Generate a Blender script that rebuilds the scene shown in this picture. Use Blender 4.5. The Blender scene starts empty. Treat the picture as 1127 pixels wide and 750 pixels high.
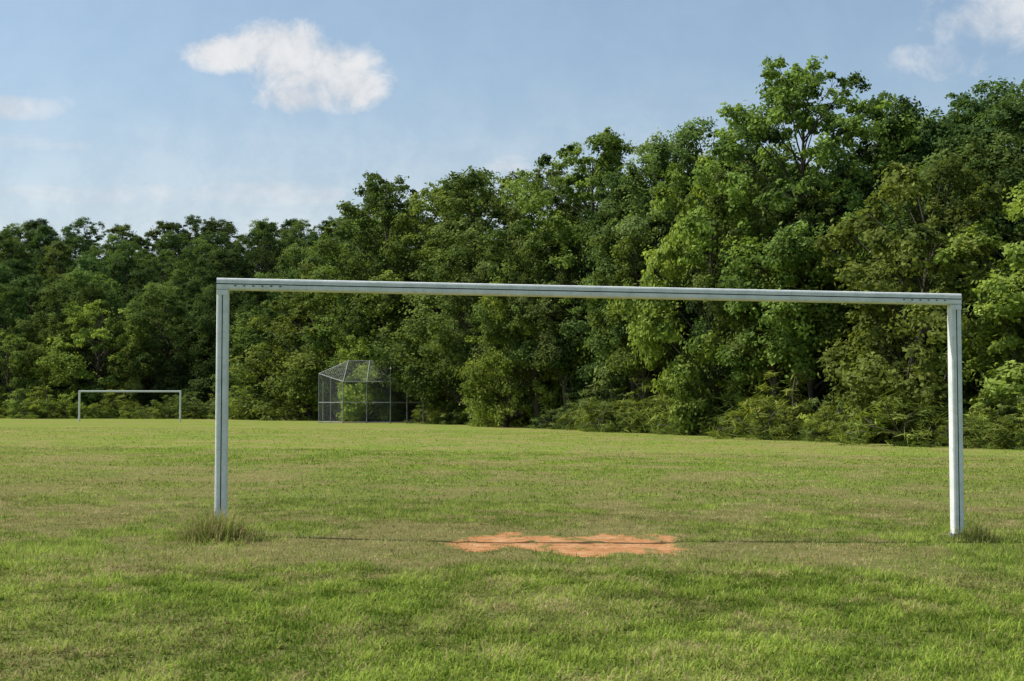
import bpy, math, numpy as np
from mathutils import Vector
scene=bpy.context.scene
rng=np.random.default_rng(7)

# ------------------------------------------------------------ helpers
def lat(xi,yi,s):
    v=np.sin(xi*127.1+yi*311.7+s*74.7)*43758.5453
    return v-np.floor(v)
def vnoise(x,y,s=0):
    xi=np.floor(x);yi=np.floor(y);fx=x-xi;fy=y-yi
    fx=fx*fx*(3-2*fx);fy=fy*fy*(3-2*fy)
    a=lat(xi,yi,s);b=lat(xi+1,yi,s);c=lat(xi,yi+1,s);d=lat(xi+1,yi+1,s)
    return (a*(1-fx)+b*fx)*(1-fy)+(c*(1-fx)+d*fx)*fy
def fbm(x,y,s=0,o=4):
    t=0;a=0.5;n=0
    for i in range(o):
        t=t+a*vnoise(x*2**i+i*17.3,y*2**i-i*9.1,s+i);n+=a;a*=0.5
    return t/n
def sstep(a,b,x):
    t=np.clip((x-a)/(b-a),0,1);return t*t*(3-2*t)

LX=np.array([-400,-60,-47,-26,-18,-5,2,10,18,24,34,60,400.])
LY=np.array([150,137,134,128,122,103,90,70,50,38,20,-30,-300.])
def yline(x): return np.interp(x,LX,LY)
def hz(x,y):
    x=np.asarray(x,float);y=np.asarray(y,float)
    z=-0.1875*np.tanh(x/15)
    s=y-yline(x)
    z=z+16*sstep(8,112,s)
    z=z+np.where(s<0,0.03*(fbm(x*0.35,y*0.35,5,2)-.5),0)
    return z
def dirtm(x,y):
    # outline wobbles separately on the near and far side
    yo=np.where(y>13.3,1.35,1.2)*(.62+.85*fbm(x*2.3,np.sign(y-13.3)*7.+0*y,13,4))
    r=np.sqrt(((x-0.60)/1.28)**2+((y-13.3)/yo)**2)
    return 1-r+.9*(fbm(x*3.2,y*1.8,11,5)-.5)
def dirt(x,y): 
    return sstep(0.0,0.32,dirtm(x,y))
def tufts(x,y):   # grass tufts that survive inside the worn patch
    return sstep(.60,.70,fbm(x*6.5,y*3.2,57,3))
def dry(x,y):
    d=sstep(.50,.68,fbm(x*0.9,y*0.55,21,5))*.7+sstep(.45,.70,fbm(x*0.17,y*0.12,23,3))*.3
    d=d+sstep(.58,.68,fbm(x*3.1,y*2.1,25,4))*.75
    band=np.exp(-((y-20)/8)**2)*.16
    d=d*(.45+.55*sstep(8,15,y))+band+.75*sstep(-1.6,0,dirtm(x,y))*sstep(.3,.6,fbm(x*3,y*3,9,3))
    return np.clip(d,0,1)

def new_mesh(name,verts,k,faces,mats,mat_idx=None,attrs=None,smooth=None):
    me=bpy.data.meshes.new(name)
    nv=len(verts);nf=len(faces)
    me.vertices.add(nv);me.vertices.foreach_set('co',np.asarray(verts,np.float32).ravel())
    me.loops.add(nf*k);me.loops.foreach_set('vertex_index',np.asarray(faces,np.int32).ravel())
    me.polygons.add(nf);me.polygons.foreach_set('loop_start',np.arange(0,nf*k,k,dtype=np.int32))
    if mat_idx is not None: me.polygons.foreach_set('material_index',np.asarray(mat_idx,np.int32))
    sm=np.zeros(nf,bool) if smooth is None else np.asarray(smooth,bool)
    me.polygons.foreach_set('use_smooth',sm)
    for m in mats: me.materials.append(m)
    if attrs:
        for an,(dom,arr) in attrs.items():
            a=me.attributes.new(an,'FLOAT',dom);a.data.foreach_set('value',np.asarray(arr,np.float32))
    me.update(calc_edges=True);me.validate()
    return me
def add(name,data,parent=None,loc=(0,0,0)):
    o=bpy.data.objects.new(name,data);scene.collection.objects.link(o)
    o.location=loc
    if parent: o.parent=parent
    return o

class NT:
    def __init__(s,nt): s.nt=nt;nt.nodes.clear()
    def n(s,t,**kw):
        nd=s.nt.nodes.new(t)
        for k,v in kw.items():
            setattr(nd,k,v)
        return nd
    def l(s,a,b): s.nt.links.new(a,b)
    def val(s,sock,v):
        if isinstance(v,(int,float,tuple,list)): sock.default_value=v
        else: s.l(v,sock)
    def math(s,op,a,b=0.0,c=None,clamp=False):
        nd=s.n('ShaderNodeMath',operation=op,use_clamp=clamp)
        s.val(nd.inputs[0],a);s.val(nd.inputs[1],b)
        if c is not None: s.val(nd.inputs[2],c)
        return nd.outputs[0]
    def mix(s,f,a,b,bt='MIX'):
        nd=s.n('ShaderNodeMix',data_type='RGBA',blend_type=bt)
        s.val(nd.inputs[0],f);s.val(nd.inputs[6],a);s.val(nd.inputs[7],b)
        return nd.outputs[2]
    def ss(s,x,a,b,lo=0.,hi=1.):
        nd=s.n('ShaderNodeMapRange',interpolation_type='SMOOTHSTEP')
        s.val(nd.inputs[0],x);nd.inputs[1].default_value=a;nd.inputs[2].default_value=b
        nd.inputs[3].default_value=lo;nd.inputs[4].default_value=hi
        return nd.outputs[0]
    def noise(s,vec,scale,detail=4,rough=.55,dist=0.):
        nd=s.n('ShaderNodeTexNoise')
        if vec is not None: s.l(vec,nd.inputs['Vector'])
        nd.inputs['Scale'].default_value=scale;nd.inputs['Detail'].default_value=detail
        nd.inputs['Roughness'].default_value=rough;nd.inputs['Distortion'].default_value=dist
        return nd.outputs[0]
    def attr(s,name): return s.n('ShaderNodeAttribute',attribute_name=name).outputs['Fac']
def mat(name):
    m=bpy.data.materials.new(name);m.use_nodes=True
    return m,NT(m.node_tree)
C=lambda r,g,b:(r,g,b,1)

# ------------------------------------------------------------ materials
def leaf_mat(name,dark,light,transl=.35):
    m,t=mat(name)
    out=t.n('ShaderNodeOutputMaterial')
    oi=t.n('ShaderNodeObjectInfo')
    tone=t.attr('tone')
    col=t.mix(tone,dark,light)
    col=t.mix(1.0,col,oi.outputs['Color'],'MULTIPLY')
    hs=t.n('ShaderNodeHueSaturation')
    t.l(t.math('MULTIPLY_ADD',oi.outputs['Random'],0.022,0.484),hs.inputs['Hue'])
    t.l(t.math('MULTIPLY_ADD',oi.outputs['Random'],0.34,0.83),hs.inputs['Value'])
    hs.inputs['Saturation'].default_value=.90
    t.l(col,hs.inputs['Color'])
    col=hs.outputs[0]
    d=t.n('ShaderNodeBsdfDiffuse');t.l(col,d.inputs['Color'])
    tr=t.n('ShaderNodeBsdfTranslucent');t.l(t.mix(1.0,col,C(1.2,1.2,.6),'MULTIPLY'),tr.inputs['Color'])
    ms=t.n('ShaderNodeMixShader');ms.inputs[0].default_value=transl
    t.l(d.outputs[0],ms.inputs[1]);t.l(tr.outputs[0],ms.inputs[2])
    t.l(ms.outputs[0],out.inputs[0])
    return m
M_leaf=leaf_mat('leaves',C(.055,.095,.021),C(.225,.31,.068),.38)

m,t=mat('bark');M_bark=m
out=t.n('ShaderNodeOutputMaterial');p=t.n('ShaderNodeBsdfDiffuse');t.l(p.outputs[0],out.inputs[0])
g=t.n('ShaderNodeTexCoord');mp=t.n('ShaderNodeMapping');mp.inputs['Scale'].default_value=(6,6,1);t.l(g.outputs['Object'],mp.inputs[0])
nz=t.noise(mp.outputs[0],2.,6,.7)
t.l(t.mix(nz,C(.03,.026,.02),C(.15,.13,.105)),p.inputs['Color'])
b=t.n('ShaderNodeBump');b.inputs['Strength'].default_value=.6;t.l(nz,b.inputs['Height']);t.l(b.outputs[0],p.inputs['Normal'])

# grass blades
m,t=mat('grass_blades');M_grass=m
out=t.n('ShaderNodeOutputMaterial')
tone=t.attr('tone');dr=t.attr('dry')
green=t.mix(tone,C(.10,.165,.018),C(.40,.50,.085))
straw=t.mix(tone,C(.24,.19,.08),C(.58,.47,.24))
col=t.mix(t.math('MULTIPLY',dr,1.0,clamp=True),green,straw)
d=t.n('ShaderNodeBsdfDiffuse');t.l(col,d.inputs['Color'])
tr=t.n('ShaderNodeBsdfTranslucent');t.l(col,tr.inputs['Color'])
ms=t.n('ShaderNodeMixShader');ms.inputs[0].default_value=.4
t.l(d.outputs[0],ms.inputs[1]);t.l(tr.outputs[0],ms.inputs[2])
t.l(ms.outputs[0],out.inputs[0])

# ground
m,t=mat('ground_lawn');M_ground=m
out=t.n('ShaderNodeOutputMaterial');p=t.n('ShaderNodeBsdfDiffuse');t.l(p.outputs[0],out.inputs[0])
pos=t.n('ShaderNodeNewGeometry').outputs['Position']
n1=t.noise(pos,14,6,.7);n2=t.noise(pos,1.1,5,.6);n3=t.noise(pos,.12,4,.55)
mp=t.n('ShaderNodeMapping');mp.inputs['Scale'].default_value=(.5,1.3,1);t.l(pos,mp.inputs[0])
n4=t.noise(mp.outputs[0],.45,6,.65)
dryv=t.math('ADD',t.attr('dry'),t.ss(n4,.50,.68,0,.45),clamp=True)
far=t.attr('far')
green=t.mix(t.ss(n1,.3,.7),C(.12,.18,.026),C(.225,.30,.055))
green=t.mix(t.ss(n3,.35,.65),green,t.mix(1.,green,C(1.2,1.02,1.1),'MULTIPLY'))
strw=t.mix(t.ss(n1,.3,.7),C(.21,.17,.065),C(.38,.31,.13))
base=t.mix(t.math('MULTIPLY',dryv,.78),green,strw)
base=t.mix(t.ss(n2,.35,.7,0,.45),base,C(.105,.165,.028))
soil=t.mix(n1,C(.06,.07,.025),C(.14,.13,.05))
base=t.mix(far,t.mix(.5,base,soil),base)
clay=t.mix(t.ss(n1,.3,.75),C(.34,.155,.062),C(.54,.27,.12))
clay=t.mix(t.ss(t.noise(pos,4,4,.6),.45,.7),clay,C(.56,.32,.16))
clay=t.mix(t.ss(t.noise(pos,9,4,.7),.56,.68,0,.7),clay,C(.26,.19,.085))
dm=t.math('ADD',t.attr('dirt'),t.math('MULTIPLY_ADD',n1,1.2,-.6))
base=t.mix(t.ss(dm,.15,.7),base,clay)
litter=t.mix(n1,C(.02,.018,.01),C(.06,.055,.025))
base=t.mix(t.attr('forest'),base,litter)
t.l(base,p.inputs['Color'])
b=t.n('ShaderNodeBump');b.inputs['Strength'].default_value=.6;b.inputs['Distance'].default_value=.035
t.l(t.noise(pos,22,5,.7),b.inputs['Height']);t.l(b.outputs[0],p.inputs['Normal'])

def metal(name,lo,hi,rough,met):
    m,t=mat(name)
    out=t.n('ShaderNodeOutputMaterial');p=t.n('ShaderNodeBsdfPrincipled');t.l(p.outputs[0],out.inputs[0])
    tc=t.n('ShaderNodeTexCoord');nz=t.noise(tc.outputs['Object'],9,6,.7);nb=t.noise(tc.outputs['Object'],60,3,.6)
    c=t.mix(t.ss(nz,.3,.65),lo,hi);c=t.mix(t.ss(nb,.62,.72,0,.5),c,C(.22,.2,.16))
    t.l(c,p.inputs['Base Color']);p.inputs['Roughness'].default_value=rough;p.inputs['Metallic'].default_value=met
    return m
M_paint=metal('weathered_white_paint',C(.64,.66,.62),C(.82,.83,.79),.5,.0)
M_galv=metal('galvanised_steel',C(.16,.17,.16),C(.25,.26,.25),.6,.2)
M_slot=metal('dark_slot',C(.03,.03,.03),C(.07,.07,.06),.7,0)
M_white=metal('white_paint',C(.78,.78,.77),C(.88,.88,.87),.5,0)

# ------------------------------------------------------------ ground
def axis(segs):
    a=[]
    for (s,e,d) in segs: a+=list(np.arange(s,e-1e-6,d))
    a.append(segs[-1][1]);return np.array(a)
xs=axis([(-3000,-500,250),(-500,-100,20),(-100,-30,2),(-30,-6,.6),(-6,-2,.15),(-2,3,.05),(3,7,.15),(7,30,.6),(30,100,2),(100,500,20),(500,3000,250)])
ys=axis([(-3000,-500,250),(-500,-50,25),(-50,4,2),(4,11.4,.12),(11.4,15.4,.05),(15.4,24,.15),(24,60,.5),(60,150,1),(150,300,3),(300,600,20),(600,4000,200)])
X,Y=np.meshgrid(xs,ys);xf=X.ravel();yf=Y.ravel()
D=dirt(xf,yf)*(1-.7*tufts(xf,yf));Z=hz(xf,yf)
Z=Z-0.02*D*(.2+fbm(xf*5,yf*5,3,3))
nx=len(xs);ny=len(ys)
i,j=np.meshgrid(np.arange(nx-1),np.arange(ny-1));q=(j*nx+i).ravel()
F=np.stack([q,q+1,q+nx+1,q+nx],1)
S=yf-yline(xf)
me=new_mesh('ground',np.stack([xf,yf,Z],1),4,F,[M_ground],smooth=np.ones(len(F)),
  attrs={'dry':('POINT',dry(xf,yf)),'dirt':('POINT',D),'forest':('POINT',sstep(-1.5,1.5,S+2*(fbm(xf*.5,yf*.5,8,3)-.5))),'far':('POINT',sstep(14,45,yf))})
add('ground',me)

# ------------------------------------------------------------ grass blades
def blades(n,y0,y1,L,W,seg2,seed,flat=0.):
    r=np.random.default_rng(seed)
    y=np.sqrt(r.random(n)*(y1**2-y0**2)+y0**2)
    x=(r.random(n)*2-1)*(y*.36*1.25+1.0)
    dt=dirt(x,y);tf=tufts(x,y)
    keep=(r.random(n)>dt*(.975-.45*tf))&(y<yline(x)+1)
    x=x[keep];y=y[keep];dt=dt[keep];n=len(x)
    clump=fbm(x*4.3,y*4.3,41,4)
    cl2=sstep(.42,.62,fbm(x*9,y*9,47,2))
    k2=r.random(n)<(.40+.60*cl2)
    x=x[k2];y=y[k2];dt=dt[k2];clump=clump[k2];cl2=cl2[k2];n=len(x)
    dv=np.clip(dry(x,y)+dt*.5,0,1)
    l=L*(.45+.9*r.random(n))*(.20+1.3*clump+.30*cl2)*(1-.5*dv)*(1-.3*dt)
    w=W*(.6+.8*r.random(n))
    a=r.random(n)*2*np.pi
    lean=(.25+1.0*r.random(n))+flat
    dx=np.cos(a)*np.sin(np.minimum(lean,1.5));dy=np.sin(a)*np.sin(np.minimum(lean,1.5));dz=np.cos(np.minimum(lean,1.45))
    z=hz(x,y)-.004-.012*dt
    a2=a+np.pi/2+r.normal(0,.6,n)
    sx=np.cos(a2)*w/2;sy=np.sin(a2)*w/2
    P0=np.stack([x-sx,y-sy,z],1);P1=np.stack([x+sx,y+sy,z],1)
    tone=np.clip(r.normal(.40,.2,n)+(clump-.5)*1.9+.3*(cl2-.5)+.8*(fbm(x*.7,y*.5,61,3)-.5),0,1)
    dd=np.clip((r.random(n)<dv*.9)*(.4+.6*r.random(n))+.25*dv+(r.random(n)<.06)*.7,0,1)
    if seg2:
        mx=x+dx*l*.45;my=y+dy*l*.45;mz=z+(dz*.6+.4)*l*.6
        tx=x+dx*l*1.1;ty=y+dy*l*1.1;tz=z+dz*l*.95
        P2=np.stack([mx-sx*.9,my-sy*.9,mz],1);P3=np.stack([mx+sx*.9,my+sy*.9,mz],1);P4=np.stack([tx,ty,tz],1)
        V=np.stack([P0,P1,P2,P3,P4],1).reshape(-1,3);o=np.arange(n)*5
        F=np.stack([o,o+1,o+3,o,o+3,o+2,o+2,o+3,o+4],1).reshape(-1,3);rep=3
    else:
        P4=np.stack([x+dx*l,y+dy*l,z+dz*l],1)
        V=np.stack([P0,P1,P4],1).reshape(-1,3);o=np.arange(n)*3
        F=np.stack([o,o+1,o+2],1);rep=1
    return V,F,np.repeat(tone,rep),np.repeat(dd,rep)
parts=[blades(280000,5.2,11,.054,.0065,True,1),
       blades(90000,5.2,11,.030,.018,True,2,.6),
       blades(300000,11,19,.054,.010,False,3),
       blades(220000,19,40,.050,.020,False,5),
       blades(60000,40,75,.045,.04,False,6)]
Vs=[];Fs=[];Ts=[];Ds=[];o=0
for V,F_,T,D_ in parts:
    Vs.append(V);Fs.append(F_+o);Ts.append(T);Ds.append(D_);o+=len(V)
me=new_mesh('grass',np.concatenate(Vs),3,np.concatenate(Fs),[M_grass],attrs={'tone':('FACE',np.concatenate(Ts)),'dry':('FACE',np.concatenate(Ds))})
add('grass',me)

def clump(name,cx,cy,n,R,H,seed,dr):
    r=np.random.default_rng(seed)
    a=r.random(n)*2*np.pi;rad=R*np.abs(r.normal(0,.5,n))
    x=cx+np.cos(a)*rad;y=cy+np.sin(a)*rad*1.1
    l=H*(.25+1.0*r.random(n)**1.5)*np.exp(-(rad/R)**2*.6)
    a2=a+r.normal(0,.8,n);lean=np.abs(r.normal(.45,.35,n))+rad/R*.4
    w=.002+.0028*r.random(n)
    z=hz(x,y)-.005
    px_=-np.sin(a2)*w;py_=np.cos(a2)*w
    dx=np.cos(a2)*np.sin(lean);dy=np.sin(a2)*np.sin(lean);dz=np.cos(lean)
    P0=np.stack([x-px_,y-py_,z],1);P1=np.stack([x+px_,y+py_,z],1)
    m_=np.stack([x+dx*l*.4,y+dy*l*.4,z+l*.55*dz+.02],1);s_=np.stack([px_,py_,0*px_],1)
    P4=np.stack([x+dx*l*1.25,y+dy*l*1.25,z+dz*l*.85],1)
    V=np.stack([P0,P1,m_-s_*.8,m_+s_*.8,P4],1).reshape(-1,3);o=np.arange(n)*5
    F=np.stack([o,o+1,o+3,o,o+3,o+2,o+2,o+3,o+4],1).reshape(-1,3)
    V[:,0]-=cx;V[:,1]-=cy
    me=new_mesh(name,V,3,F,[M_grass],attrs={'tone':('FACE',np.repeat(r.random(n)*.9,3)),'dry':('FACE',np.repeat(np.clip((r.random(n)<dr)*(.5+.5*r.random(n)),0,1),3))})
    add(name,me,loc=(cx,cy,0))

# ------------------------------------------------------------ goals
def extrude(name,prof,p0,p1,right,up,mats,parent,slotfaces=()):
    p0=Vector(p0);p1=Vector(p1)
    vs=[];k=len(prof)
    for P in (p0,p1):
        for u,v in prof: vs.append(P+right*u+up*v)
    fs=[(i,(i+1)%k,k+(i+1)%k,k+i) for i in range(k)]
    fs.append(tuple(range(k-1,-1,-1)));fs.append(tuple(range(k,2*k)))
    me=bpy.data.meshes.new(name);me.from_pydata([tuple(v) for v in vs],[],fs)
    for m in mats: me.materials.append(m)
    for f in slotfaces: me.polygons[f].material_index=1
    me.update()
    return add(name,me,parent)
def profile(h,ch=.020,g=.005,gd=.010):
    pts=[];slots=[]
    def put(p): pts.append(p)
    put((-h+ch,-h));put((-g,-h));slots.append(len(pts)-1);put((-g,-h+gd));slots.append(len(pts)-1);put((g,-h+gd));slots.append(len(pts)-1);put((g,-h));put((h-ch,-h))
    put((h-ch*.3,-h+ch*.3));put((h,-h+ch))
    put((h,h-ch));put((h-ch*.3,h-ch*.3))
    put((h-ch,h));put((g,h));slots.append(len(pts)-1);put((g,h-gd));slots.append(len(pts)-1);put((-g,h-gd));slots.append(len(pts)-1);put((-g,h));put((-h+ch,h))
    put((-h+ch*.3,h-ch*.3));put((-h,h-ch));put((-h,-h+ch));put((-h+ch*.3,-h+ch*.3))
    return pts,slots
def goal(A,B,H,h,pm,clips):
    e=add('soccer_goal',None)
    A=Vector((A[0],A[1],float(hz(*A))));B=Vector((B[0],B[1],float(hz(*B))))
    e.location=A
    B=B-A;A=Vector((0,0,0))
    d=B.normalized();Zup=Vector((0,0,1));dn=Vector((d.x,d.y,0)).normalized();back=Zup.cross(dn)
    prof,sl=profile(h)
    T=Vector((0,0,H))
    extrude('post_1',prof,A-Zup*.05,A+T-Zup*(h+.001),dn,back,[pm,M_slot],e,sl)
    extrude('post_2',prof,B-Zup*.05,B+T-Zup*(h+.001),dn,back,[pm,M_slot],e,sl)
    upc=d.cross(back)*-1
    if upc.z<0: upc=-upc
    extrude('crossbar',[(u,v) for u,v in prof],A+T-d*h,B+T+d*h,upc,back,[pm,M_slot],e,sl)
    if clips:
        for P,sg in((A,1),(B,-1)):
            for k in range(6):
                c=P+T+d*(sg*(.12+k*.085))-back*(h+.002)-upc*.016
                extrude('net_clip',[(-.010,-.003),(.010,-.003),(.010,.003),(-.010,.003)],c-upc*.005,c+upc*.005,d,back,[M_slot],e)
            c=P+T-back*(h+.0045)
            extrude('corner_plate',[(-h*.9,-.0035),(h*.9,-.0035),(h*.9,.0035),(-h*.9,.0035)],c-upc*(h*1.9),c-upc*(h*1.05),d,back,[pm],e)
            extrude('base_collar',[(-h*1.12,-h*1.12),(h*1.12,-h*1.12),(h*1.12,h*1.12),(-h*1.12,h*1.12)],P-Zup*.04,P+Zup*.05,dn,back,[M_galv],e)
    return e
GA=(-2.77,13.6);GB=(4.47,14.35)
goal(GA,GB,2.40,.057,M_paint,True)
goal((-31.3,103),(-24.0,103),2.2,.06,M_white,False)
clump('grass_clump',GA[0]+.06,GA[1]-.42,1500,.44,.36,3,.72)
clump('grass_clump',GB[0]+.10,GB[1]-.3,650,.28,.24,4,.6)

# ------------------------------------------------------------ baseball backstop
def tube_arr(path,rad,k=6):
    path=np.asarray(path,float);n=len(path);rad=np.broadcast_to(rad,(n,))
    V=[]
    for i in range(n):
        tan=path[min(i+1,n-1)]-path[max(i-1,0)];tan/=np.linalg.norm(tan)+1e-9
        ref=np.array([0,0,1.]) if abs(tan[2])<.9 else np.array([1.,0,0])
        a=np.cross(tan,ref);a/=np.linalg.norm(a);b=np.cross(tan,a)
        th=np.arange(k)*2*np.pi/k
        V.append(path[i]+rad[i]*(np.cos(th)[:,None]*a+np.sin(th)[:,None]*b))
    V=np.concatenate(V);F=[]
    for i in range(n-1):
        for j in range(k):
            F.append((i*k+j,i*k+(j+1)%k,(i+1)*k+(j+1)%k,(i+1)*k+j))
    return V,np.array(F)
BX,BY=-10.05,99.0
bs=add('baseball_backstop',None,loc=(BX,BY,float(hz(BX,BY))))
P=[(-3.65,2.0,3.5),(-1.7,0,2.9),(1.6,0,2.9),(3.75,2.0,2.45)]   # x,y,top height
Hd=[(-1.5,1.5,4.4),(1.5,1.5,4.4)]                            # raised hood corners
segs=[]
for (x,y,h_) in P: segs.append(((x,y,-.05),(x,y,h_)))
for a,b in zip(P[:-1],P[1:]):
    segs.append((a,b))
    for zz in(.08,1.45): segs.append(((a[0],a[1],zz),(b[0],b[1],zz)))
    mx=((a[0]+b[0])/2,(a[1]+b[1])/2);segs.append(((*mx,-.05),(*mx,(a[2]+b[2])/2)))
segs+=[(P[1],Hd[0]),(P[2],Hd[1]),(Hd[0],Hd[1]),(P[0],Hd[0]),(P[3],Hd[1]),
       (((P[1][0]+P[2][0])/2,0,2.9),((Hd[0][0]+Hd[1][0])/2,1.5,4.4))]
segs+=[((-3.65,2.0,3.5),(-3.7,4.6,3.0)),((-3.7,4.6,-.05),(-3.7,4.6,3.0)),((-3.65,2.0,.08),(-3.7,4.6,.08)),
       ((3.75,2.0,2.45),(3.85,4.6,1.6)),((3.85,4.6,-.05),(3.85,4.6,1.6)),((3.75,2.0,.08),(3.85,4.6,.08))]
Vs=[];Fs=[];o=0
for a,b in segs:
    V,F_=tube_arr([a,b],.036,6);Vs.append(V);Fs.append(F_+o);o+=len(V)
add('frame_pipes',new_mesh('frame_pipes',np.concatenate(Vs),4,np.concatenate(Fs),[M_galv],smooth=np.ones(sum(len(f) for f in Fs))),bs)
def link(c00,c10,c01,c11,sp=.20,w=.009):
    c00,c10,c01,c11=[np.array(c,float) for c in(c00,c10,c01,c11)]
    Wd=max(np.linalg.norm(c10-c00),np.linalg.norm(c11-c01));Hd_=np.linalg.norm(c01-c00)
    nrm=np.cross(c10-c00,c01-c00+(c11-c10));nrm/=np.linalg.norm(nrm)
    f=lambda s,t:(c00*(1-s)+c10*s)*(1-t)+(c01*(1-s)+c11*s)*t
    V=[];F=[]
    for sg in(1,-1):
        k=-Hd_ if sg==1 else 0
        end=Wd if sg==1 else Wd+Hd_
        while k<end:
            if sg==1: s0=max(0,k);t0=s0-k;s1=min(Wd,k+Hd_);t1=s1-k
            else: s0=max(0,k-Hd_);t0=k-s0;s1=min(Wd,k);t1=k-s1
            if s1-s0>.02:
                a=f(s0/Wd,t0/Hd_);b=f(s1/Wd,t1/Hd_);d=(b-a)/(np.linalg.norm(b-a)+1e-9);p=np.cross(d,nrm)*w/2
                off=nrm*(.003*sg)
                V+=[a-p+off,a+p+off,b+p+off,b-p+off];F.append([len(V)-4,len(V)-3,len(V)-2,len(V)-1])
            k+=sp
    return np.array(V),np.array(F)
Vs=[];Fs=[];o=0
def addp(*a):
    global o
    V,F_=link(*a);Vs.append(V);Fs.append(F_+o);o+=len(V)
for a,b in zip(P[:-1],P[1:]): addp((a[0],a[1],.08),(b[0],b[1],.08),a,b)
addp(P[1],P[2],Hd[0],Hd[1]);addp(P[0],P[1],Hd[0],Hd[0]);addp(P[2],P[3],Hd[1],Hd[1])
addp((-3.65,2.0,.08),(-3.7,4.6,.08),(-3.65,2.0,3.5),(-3.7,4.6,3.0))
addp((3.75,2.0,.08),(3.85,4.6,.08),(3.75,2.0,2.45),(3.85,4.6,1.6))
add('chain_link_mesh',new_mesh('chain_link_mesh',np.concatenate(Vs),4,np.concatenate(Fs),[M_galv]),bs)

# ------------------------------------------------------------ trees
def norm(v): return v/(np.linalg.norm(v,axis=-1,keepdims=True)+1e-9)
def leafcards(c,bias,L,W,r):
    n=len(c)
    nn=norm(bias*.75+r.normal(0,.45,(n,3))+np.array([0,0,.35]))
    t=norm(np.cross(nn,r.normal(0,1,(n,3))));b=np.cross(nn,t)
    l=(L*(.6+.8*r.random(n)))[:,None];w=(W*(.6+.8*r.random(n)))[:,None]
    V=np.stack([c-t*l/2,c+b*w/2,c+t*l/2,c-b*w/2],1).reshape(-1,3)
    o=np.arange(n)*4
    return V,np.stack([o,o+1,o+2,o+3],1)
def make_tree(name,seed,H,R,base,nc,nsub,nl,cr,prof,L=.19,W=.125,loose=1.,trunk_r=.24,lean=.0,flat=.85):
    r=np.random.default_rng(seed)
    Vs=[];Fs=[];M=[];T=[];o=0
    def put(V,F,mi,tone):
        nonlocal o
        Vs.append(V);Fs.append(F+o);M.append(np.full(len(F),mi));T.append(tone);o+=len(V)
    nseg=9;zt=np.linspace(-.2,H*.9,nseg)
    wx=np.cumsum(r.normal(0,.16,nseg))+lean*zt;wy=np.cumsum(r.normal(0,.14,nseg))
    wx-=wx[0];wy-=wy[0]
    path=np.stack([wx,wy,zt],1);rad=trunk_r*(1-.85*np.linspace(0,1,nseg)**1.1);rad[0]*=1.35
    V,F=tube_arr(path,rad,8);put(V,F,0,np.zeros(len(F)))
    at=lambda z:np.array([np.interp(z,zt,wx),np.interp(z,zt,wy),z])
    for c in range(nc):
        u=(c+r.random())/nc
        z=base+(H-base-cr*.5)*u
        rr=R*prof(u)
        a=c*2.39996+r.normal(0,.35)
        q=rr*(.30+.72*r.random()**.6)*(1+ .16*r.normal())
        q=max(q,0)
        ax=at(min(z,H*.88))
        cc=np.array([ax[0]+np.cos(a)*q,ax[1]+np.sin(a)*q,z-.06*q+r.normal(0,.2)])
        rc=cr*(.6+.75*r.random())*(1-.3*u)
        z0=max(base*.55,z-q*.55-1.2);z0=min(z0,H*.82)
        s=at(z0);mid=(s+cc)/2+np.array([r.normal(0,.2),r.normal(0,.2),.25*q*.3])
        k=np.linspace(0,1,5)[:,None];pth=(1-k)**2*s+2*k*(1-k)*mid+k**2*cc
        r0=max(.025,.075*(1-.5*u)*min(1.2,q/2.5+.3))*trunk_r/.24
        V,F=tube_arr(pth,np.linspace(r0,.012,5),5);put(V,F,0,np.zeros(len(F)))
        ns=max(4,int(nsub*(rc/cr)**1.6))
        dd=norm(r.normal(0,1,(ns,3))+np.array([0,0,.35])+.35*np.array([np.cos(a),np.sin(a),0]))
        rs=rc*(.35+.75*r.random(ns)**.7)*loose
        sc=cc+dd*rs[:,None]*np.array([1,1,flat])
        for i in range(ns):
            if i%4==0:
                V,F=tube_arr([cc-(cc-s)*.12,(cc+sc[i])/2+np.array([0,0,.05]),sc[i]],[.014,.01,.004],3);put(V,F,0,np.zeros(len(F)))
        sig=rc*.22
        n=ns*nl
        idx=np.repeat(np.arange(ns),nl)
        pp=sc[idx]+r.normal(0,1,(n,3))*sig*np.array([1,1,.7])*(.6+.8*r.random(ns))[idx][:,None]
        pp[:,2]-=.2*np.linalg.norm(pp[:,:2]-sc[idx][:,:2],axis=1)
        outw=norm(pp-cc)
        V,F=leafcards(pp,outw,L,W,r)
        base_t=.42+r.normal(0,.17)
        put(V,F,1,np.clip(base_t+(r.normal(0,.14,ns))[idx]+r.normal(0,.18,n),0,1))
    Fa=np.concatenate(Fs);Ma=np.concatenate(M)
    me=new_mesh(name,np.concatenate(Vs),4,Fa,[M_bark,M_leaf],Ma,{'tone':('FACE',np.concatenate(T))},smooth=(Ma==0))
    me['H']=H
    return me
oval=lambda u:np.sqrt(max(0.02,1-(2*u-.85)**2/1.4))
tall=lambda u:(.75+.35*math.sin(min(u,1)*3.0))*(1-.72*u**2.6)
rnd=lambda u:math.sqrt(max(.03,1-(1.7*u-.8)**2))
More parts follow.
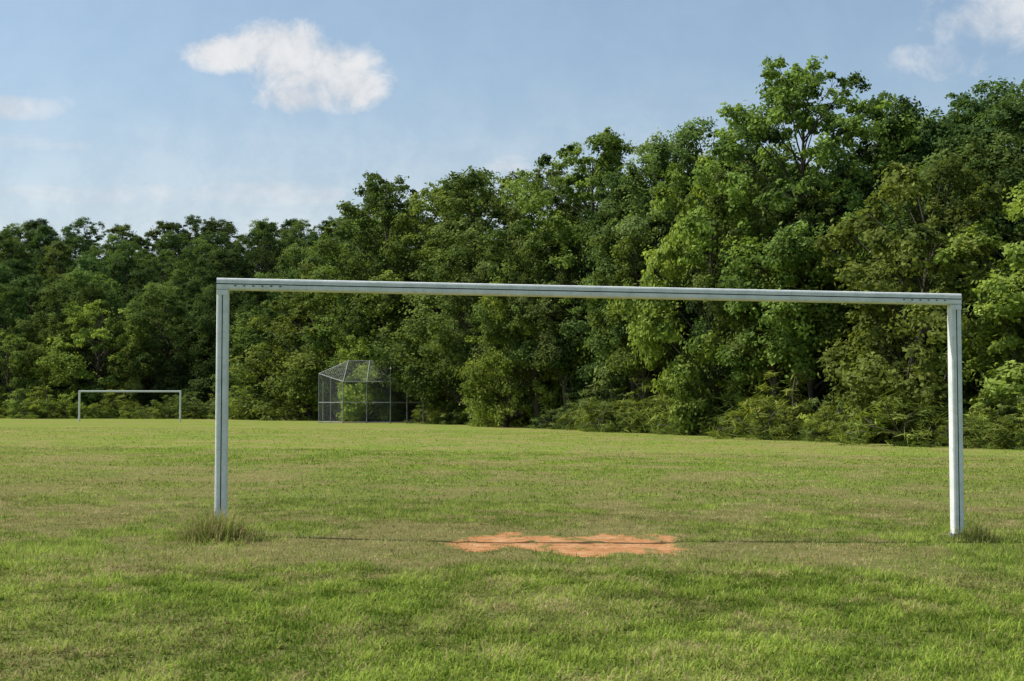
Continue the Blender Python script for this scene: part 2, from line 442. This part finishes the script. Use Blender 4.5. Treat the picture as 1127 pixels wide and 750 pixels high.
VAR={
 'a':make_tree('tree_a',11,16,3.8,1.6,84,13,58,1.05,tall),
 'b':make_tree('tree_b',12,16,4.1,2.4,88,13,58,1.05,oval,lean=.02),
 'c':make_tree('tree_c',13,16,3.5,1.0,80,14,56,1.0,tall,lean=.03),
 'd':make_tree('tree_d',14,17,4.2,3.4,104,13,58,.92,oval,loose=1.12,trunk_r=.22),
 'e':make_tree('tree_e',15,16,3.9,2.4,88,13,60,1.0,oval,L=.17,W=.11,lean=-.03),
 't':make_tree('tree_t',21,13,2.9,4.4,54,13,56,.9,oval,L=.17,W=.11,lean=.10,trunk_r=.20),
 'r':make_tree('tree_r',16,9,3.5,.6,64,13,60,.8,rnd,L=.17,W=.11,trunk_r=.16),
 's':make_tree('tree_s',17,9,3.2,.5,62,13,58,.78,tall,L=.16,W=.105,trunk_r=.15),
 'u':make_tree('shrub_u',18,1.6,1.2,.05,16,8,30,.40,rnd,L=.11,W=.05,trunk_r=.02,loose=1.3),
 'w':make_tree('weed_w',20,1.0,1.0,.05,26,6,22,.26,lambda u:1-.8*u,L=.22,W=.022,trunk_r=.01,loose=1.5,flat=1.5),
 'v':make_tree('shrub_v',19,2.6,1.5,.2,22,9,36,.5,rnd,L=.14,W=.09,trunk_r=.04),
}
LT=(1.30,1.24,.95,1);MD=(.96,.98,.95,1);DK=(.58,.68,.78,1);OL=(1.12,1.07,1.3,1);YG=(1.66,1.48,.9,1)
def plant(v,x,y,H,tint,parent=None,name='deciduous_tree',wid=1.,rot=None):
    me=VAR[v]
    o=add(name,me,parent)
    o.location=(x,y,float(hz(x,y))-.05)
    s=H/me['H'];w=s*wid*rng.uniform(.95,1.1)
    o.scale=(w,w,s);o.rotation_euler=(0,0,rng.random()*6.28 if rot is None else rot)
    k=rng.uniform(.9,1.1)
    o.color=(tint[0]*k*rng.uniform(.95,1.05),tint[1]*k,tint[2]*k,1)
    return o
front=[('r',18.6,51.5,9.4,YG,1.15),('r',15.4,56,10.8,LT,1.1),('b',22.6,66,15.4,DK,1),('a',20.0,68,14.6,MD,1),
 ('c',17.6,66,15.6,DK,1.),('d',14.3,65,17.6,LT,1.05),('a',12.4,71,16.0,DK,1),('r',10.4,68.5,13.2,YG,.74),
 ('e',11.6,80,17.6,MD,1.1),('b',8.4,79,16.6,OL,1.05),('c',6.3,83,15.1,DK,1.15),('d',4.2,87,18.4,LT,1.05),
 ('e',1.8,92,17.2,OL,1.1),('s',-.4,88,10.2,YG,.9),('a',-2.1,99,18.0,MD,1.1),('b',-4.4,109,18.9,LT,1.1),
 ('d',-9.0,113,19.8,MD,1.05),('c',-12.2,117,17.5,LT,1.1),('s',-16.4,118,13.4,LT,1.2),('r',-11.3,110,8.8,YG,.95),
 ('a',-17.5,129,16.4,MD,1.1),('r',-39.6,139,11.2,YG,1.1),('s',-44.5,141,9.6,LT,1.1),('r',-48.5,139,8.2,LT,1.1),
 ('r',-33.5,140,10.2,MD,1.1),('s',-28.5,136,9.5,DK,1.2),('s',-22.5,130,11.0,MD,1.2),
 ('s',-4.6,112,9.,DK,1.2),('r',-36.5,137,7.5,LT,1.1)]
for v,x,y,H,tn,w in front: plant(v,x,y,H,tn,wid=w)
for x,y,H,tn,ro in((1.9,86.5,12.5,MD,2.9),(3.2,84.5,11.5,OL,1.2),(6.4,77.5,12.5,MD,.3),(7.3,75.5,11,LT,2.2),(12.2,64.3,12.5,MD,2.6),(13.1,62.4,11.0,LT,.8),(-2.2,95,12,MD,3.4)):
    plant('t',x,y,H,tn,wid=1.,rot=ro)

forest=add('forest',None)
keys=['a','b','c','e','a','b','e']
def fill(s,step,Hlo,Hhi,x0,x1,tints,wid=1.15):
    x=x0
    while x<x1:
        xx=x+rng.uniform(-.3,.3)*step
        yy=float(yline(xx))+s+rng.uniform(-.25,.25)*step
        if yy>30 and abs(xx)/yy<.56:
            plant(keys[rng.integers(len(keys))],xx,yy,rng.uniform(Hlo,Hhi),tints[rng.integers(len(tints))],forest,'forest_tree',wid=wid)
        dxs=abs(float(yline(x+1))-float(yline(x)))
        x+=step/math.sqrt(1+dxs**2)
for s,st,lo,hi in((11,5.5,12,14.5),(19,6,13,14.8),(28,7,13,15.)):
    fill(s,st,lo,hi,-20,36,[MD,DK,DK])
for s,st,lo,hi in((9,6,11,14),(19,7,13,16),(31,7.5,13.5,16.),(45,7.5,14,16.5),(60,7.5,14.5,17),(77,7,15,17),(93,6,16.2,17.4)):
    fill(s,st,lo,hi,-100,-14,[MD,DK,DK],1.1)

under=add('undergrowth',None)
x=-60
while x<32:
    slope=math.sqrt(1+float(yline(x+.5)-yline(x-.5))**2)
    for s in(-3.8,-3.0,-2.2,-1.4,-.6,5,9):
        xx=x+rng.uniform(-.7,.7);yy=float(yline(xx))+s*(1.25 if xx>4 else .6 if s<1 else 1)+rng.uniform(-.9,.9)
        if s<1:
            if xx<4 and rng.random()<.65: continue
            if rng.random()<.12: continue
            k='w' if (s<-2.5 or rng.random()<.62) else 'u'
            H=rng.uniform(.3,.8) if s<-3 else rng.uniform(.5,1.3) if s<-1.5 else rng.uniform(.8,2.1)
            tn=YG if rng.random()<.65 else (LT if rng.random()<.6 else OL)
        else:
            k='v';H=rng.uniform(1.5,3.2);tn=DK  # dark tint paints the shade of the forest interior into these shrubs
        if -14.8<xx<-3.5 and s>1: yy+=9
        if -14.8<xx<-6 and s<1 and yy>96: continue
        plant(k,xx,yy,H,tn,under,'shrub',wid=(1.5 if k=='w' else 1.1) if s<1 else 1.)
    x+=1.4/slope

# ------------------------------------------------------------ sky
SE=math.radians(52);sunv=Vector((-1.7,0.25,0)).normalized()
w=bpy.data.worlds.new("World");scene.world=w;w.use_nodes=True
t=NT(w.node_tree)
out=t.n('ShaderNodeOutputWorld')
sky=t.n('ShaderNodeTexSky',sky_type='NISHITA');sky.sun_disc=False
sky.sun_elevation=SE;sky.sun_rotation=math.atan2(sunv.x,sunv.y)
sky.air_density=1.0;sky.dust_density=1.6;sky.ozone_density=1.0
bg=t.n('ShaderNodeBackground');bg.inputs[1].default_value=.138
t.l(t.mix(1.,sky.outputs[0],C(.95,1.03,1.02),'MULTIPLY'),bg.inputs[0])
tc=t.n('ShaderNodeTexCoord');sp=t.n('ShaderNodeSeparateXYZ');t.l(tc.outputs['Generated'],sp.inputs[0])
dy=t.math('MAXIMUM',sp.outputs[1],.08)
u=t.math('DIVIDE',sp.outputs[0],dy);v=t.math('DIVIDE',sp.outputs[2],dy)
cmb=t.n('ShaderNodeCombineXYZ');t.l(u,cmb.inputs[0]);t.l(v,cmb.inputs[1])
nz=t.noise(cmb.outputs[0],26,10,.64,.25)
mp=t.n('ShaderNodeMapping');mp.inputs['Scale'].default_value=(2.2,8,1);mp.inputs['Rotation'].default_value=(0,0,.12);t.l(cmb.outputs[0],mp.inputs[0])
nst=t.noise(mp.outputs[0],4.2,8,.62,.8)
def blob(cx,cy,rx,ry,k=1.):
    a=t.math('DIVIDE',t.math('SUBTRACT',u,cx),rx);b=t.math('DIVIDE',t.math('SUBTRACT',v,cy),ry)
    r2=t.math('ADD',t.math('MULTIPLY',a,a),t.math('MULTIPLY',b,b))
    return t.math('MULTIPLY',t.math('SUBTRACT',1.,r2),k)
def union(bl):
    x=bl[0]
    for y in bl[1:]: x=t.math('SMOOTH_MAX',x,y,.3)
    return x
main=union([blob(-.197,.251,.034,.013),blob(-.165,.254,.036,.021),blob(-.14,.238,.044,.023),blob(-.116,.227,.028,.018),blob(-.15,.219,.03,.012)])
main=t.math('MAXIMUM',main,-1.6)
dens=t.math('ADD',main,t.math('MULTIPLY_ADD',nz,3.8,-1.7))
m1=t.ss(dens,-.6,1.15,0,.96)
rt=t.math('MAXIMUM',union([blob(.35,.275,.060,.030),blob(.315,.245,.045,.014,.6)]),-1.6)
m2=t.ss(t.math('ADD',rt,t.math('MULTIPLY_ADD',nz,3.0,-1.5)),-.4,1.5,0,.8)
wl=union([blob(-.36,.213,.055,.010),blob(-.002,.170,.022,.008),blob(-.35,.185,.07,.009,.9),blob(-.165,.150,.14,.015),blob(-.33,.15,.08,.010,.8)])
wl=t.math('MAXIMUM',wl,-1.6)
m3=t.ss(t.math('ADD',wl,t.math('MULTIPLY_ADD',nst,4.2,-2.1)),-.7,1.4,0,.7)
low=t.math('ADD',t.math('MULTIPLY',t.ss(v,.06,.26,1,0),t.ss(nst,.3,.75,.40,.65)),.12)
mask=t.math('MAXIMUM',t.math('MAXIMUM',m1,m2),t.math('MAXIMUM',m3,low))
mask=t.math('MULTIPLY',mask,t.ss(sp.outputs[1],.05,.3))
cc=t.mix(t.ss(nz,.35,.65),C(.66,.70,.76),C(.88,.885,.90))
bg2=t.n('ShaderNodeBackground');t.l(cc,bg2.inputs[0]);bg2.inputs[1].default_value=.95
mx=t.n('ShaderNodeMixShader');t.l(mask,mx.inputs[0]);t.l(bg.outputs[0],mx.inputs[1]);t.l(bg2.outputs[0],mx.inputs[2])
t.l(mx.outputs[0],out.inputs[0])

sun=bpy.data.lights.new('sun','SUN');sun.energy=5.0;sun.angle=math.radians(.5);sun.color=(1,.965,.90)
so=add('sun',sun)
dirv=Vector((sunv.x*math.cos(SE),sunv.y*math.cos(SE),math.sin(SE)))
so.rotation_euler=dirv.to_track_quat('Z','Y').to_euler()

cam=bpy.data.cameras.new('camera');cam.lens=50;cam.sensor_width=36;cam.clip_end=6000;cam.clip_start=.05
co=add('camera',cam,loc=(0,0,1.26));co.rotation_euler=(math.radians(90+2.67),0,0)
scene.camera=co
scene.view_settings.view_transform='Standard';scene.view_settings.look='None';scene.view_settings.exposure=0
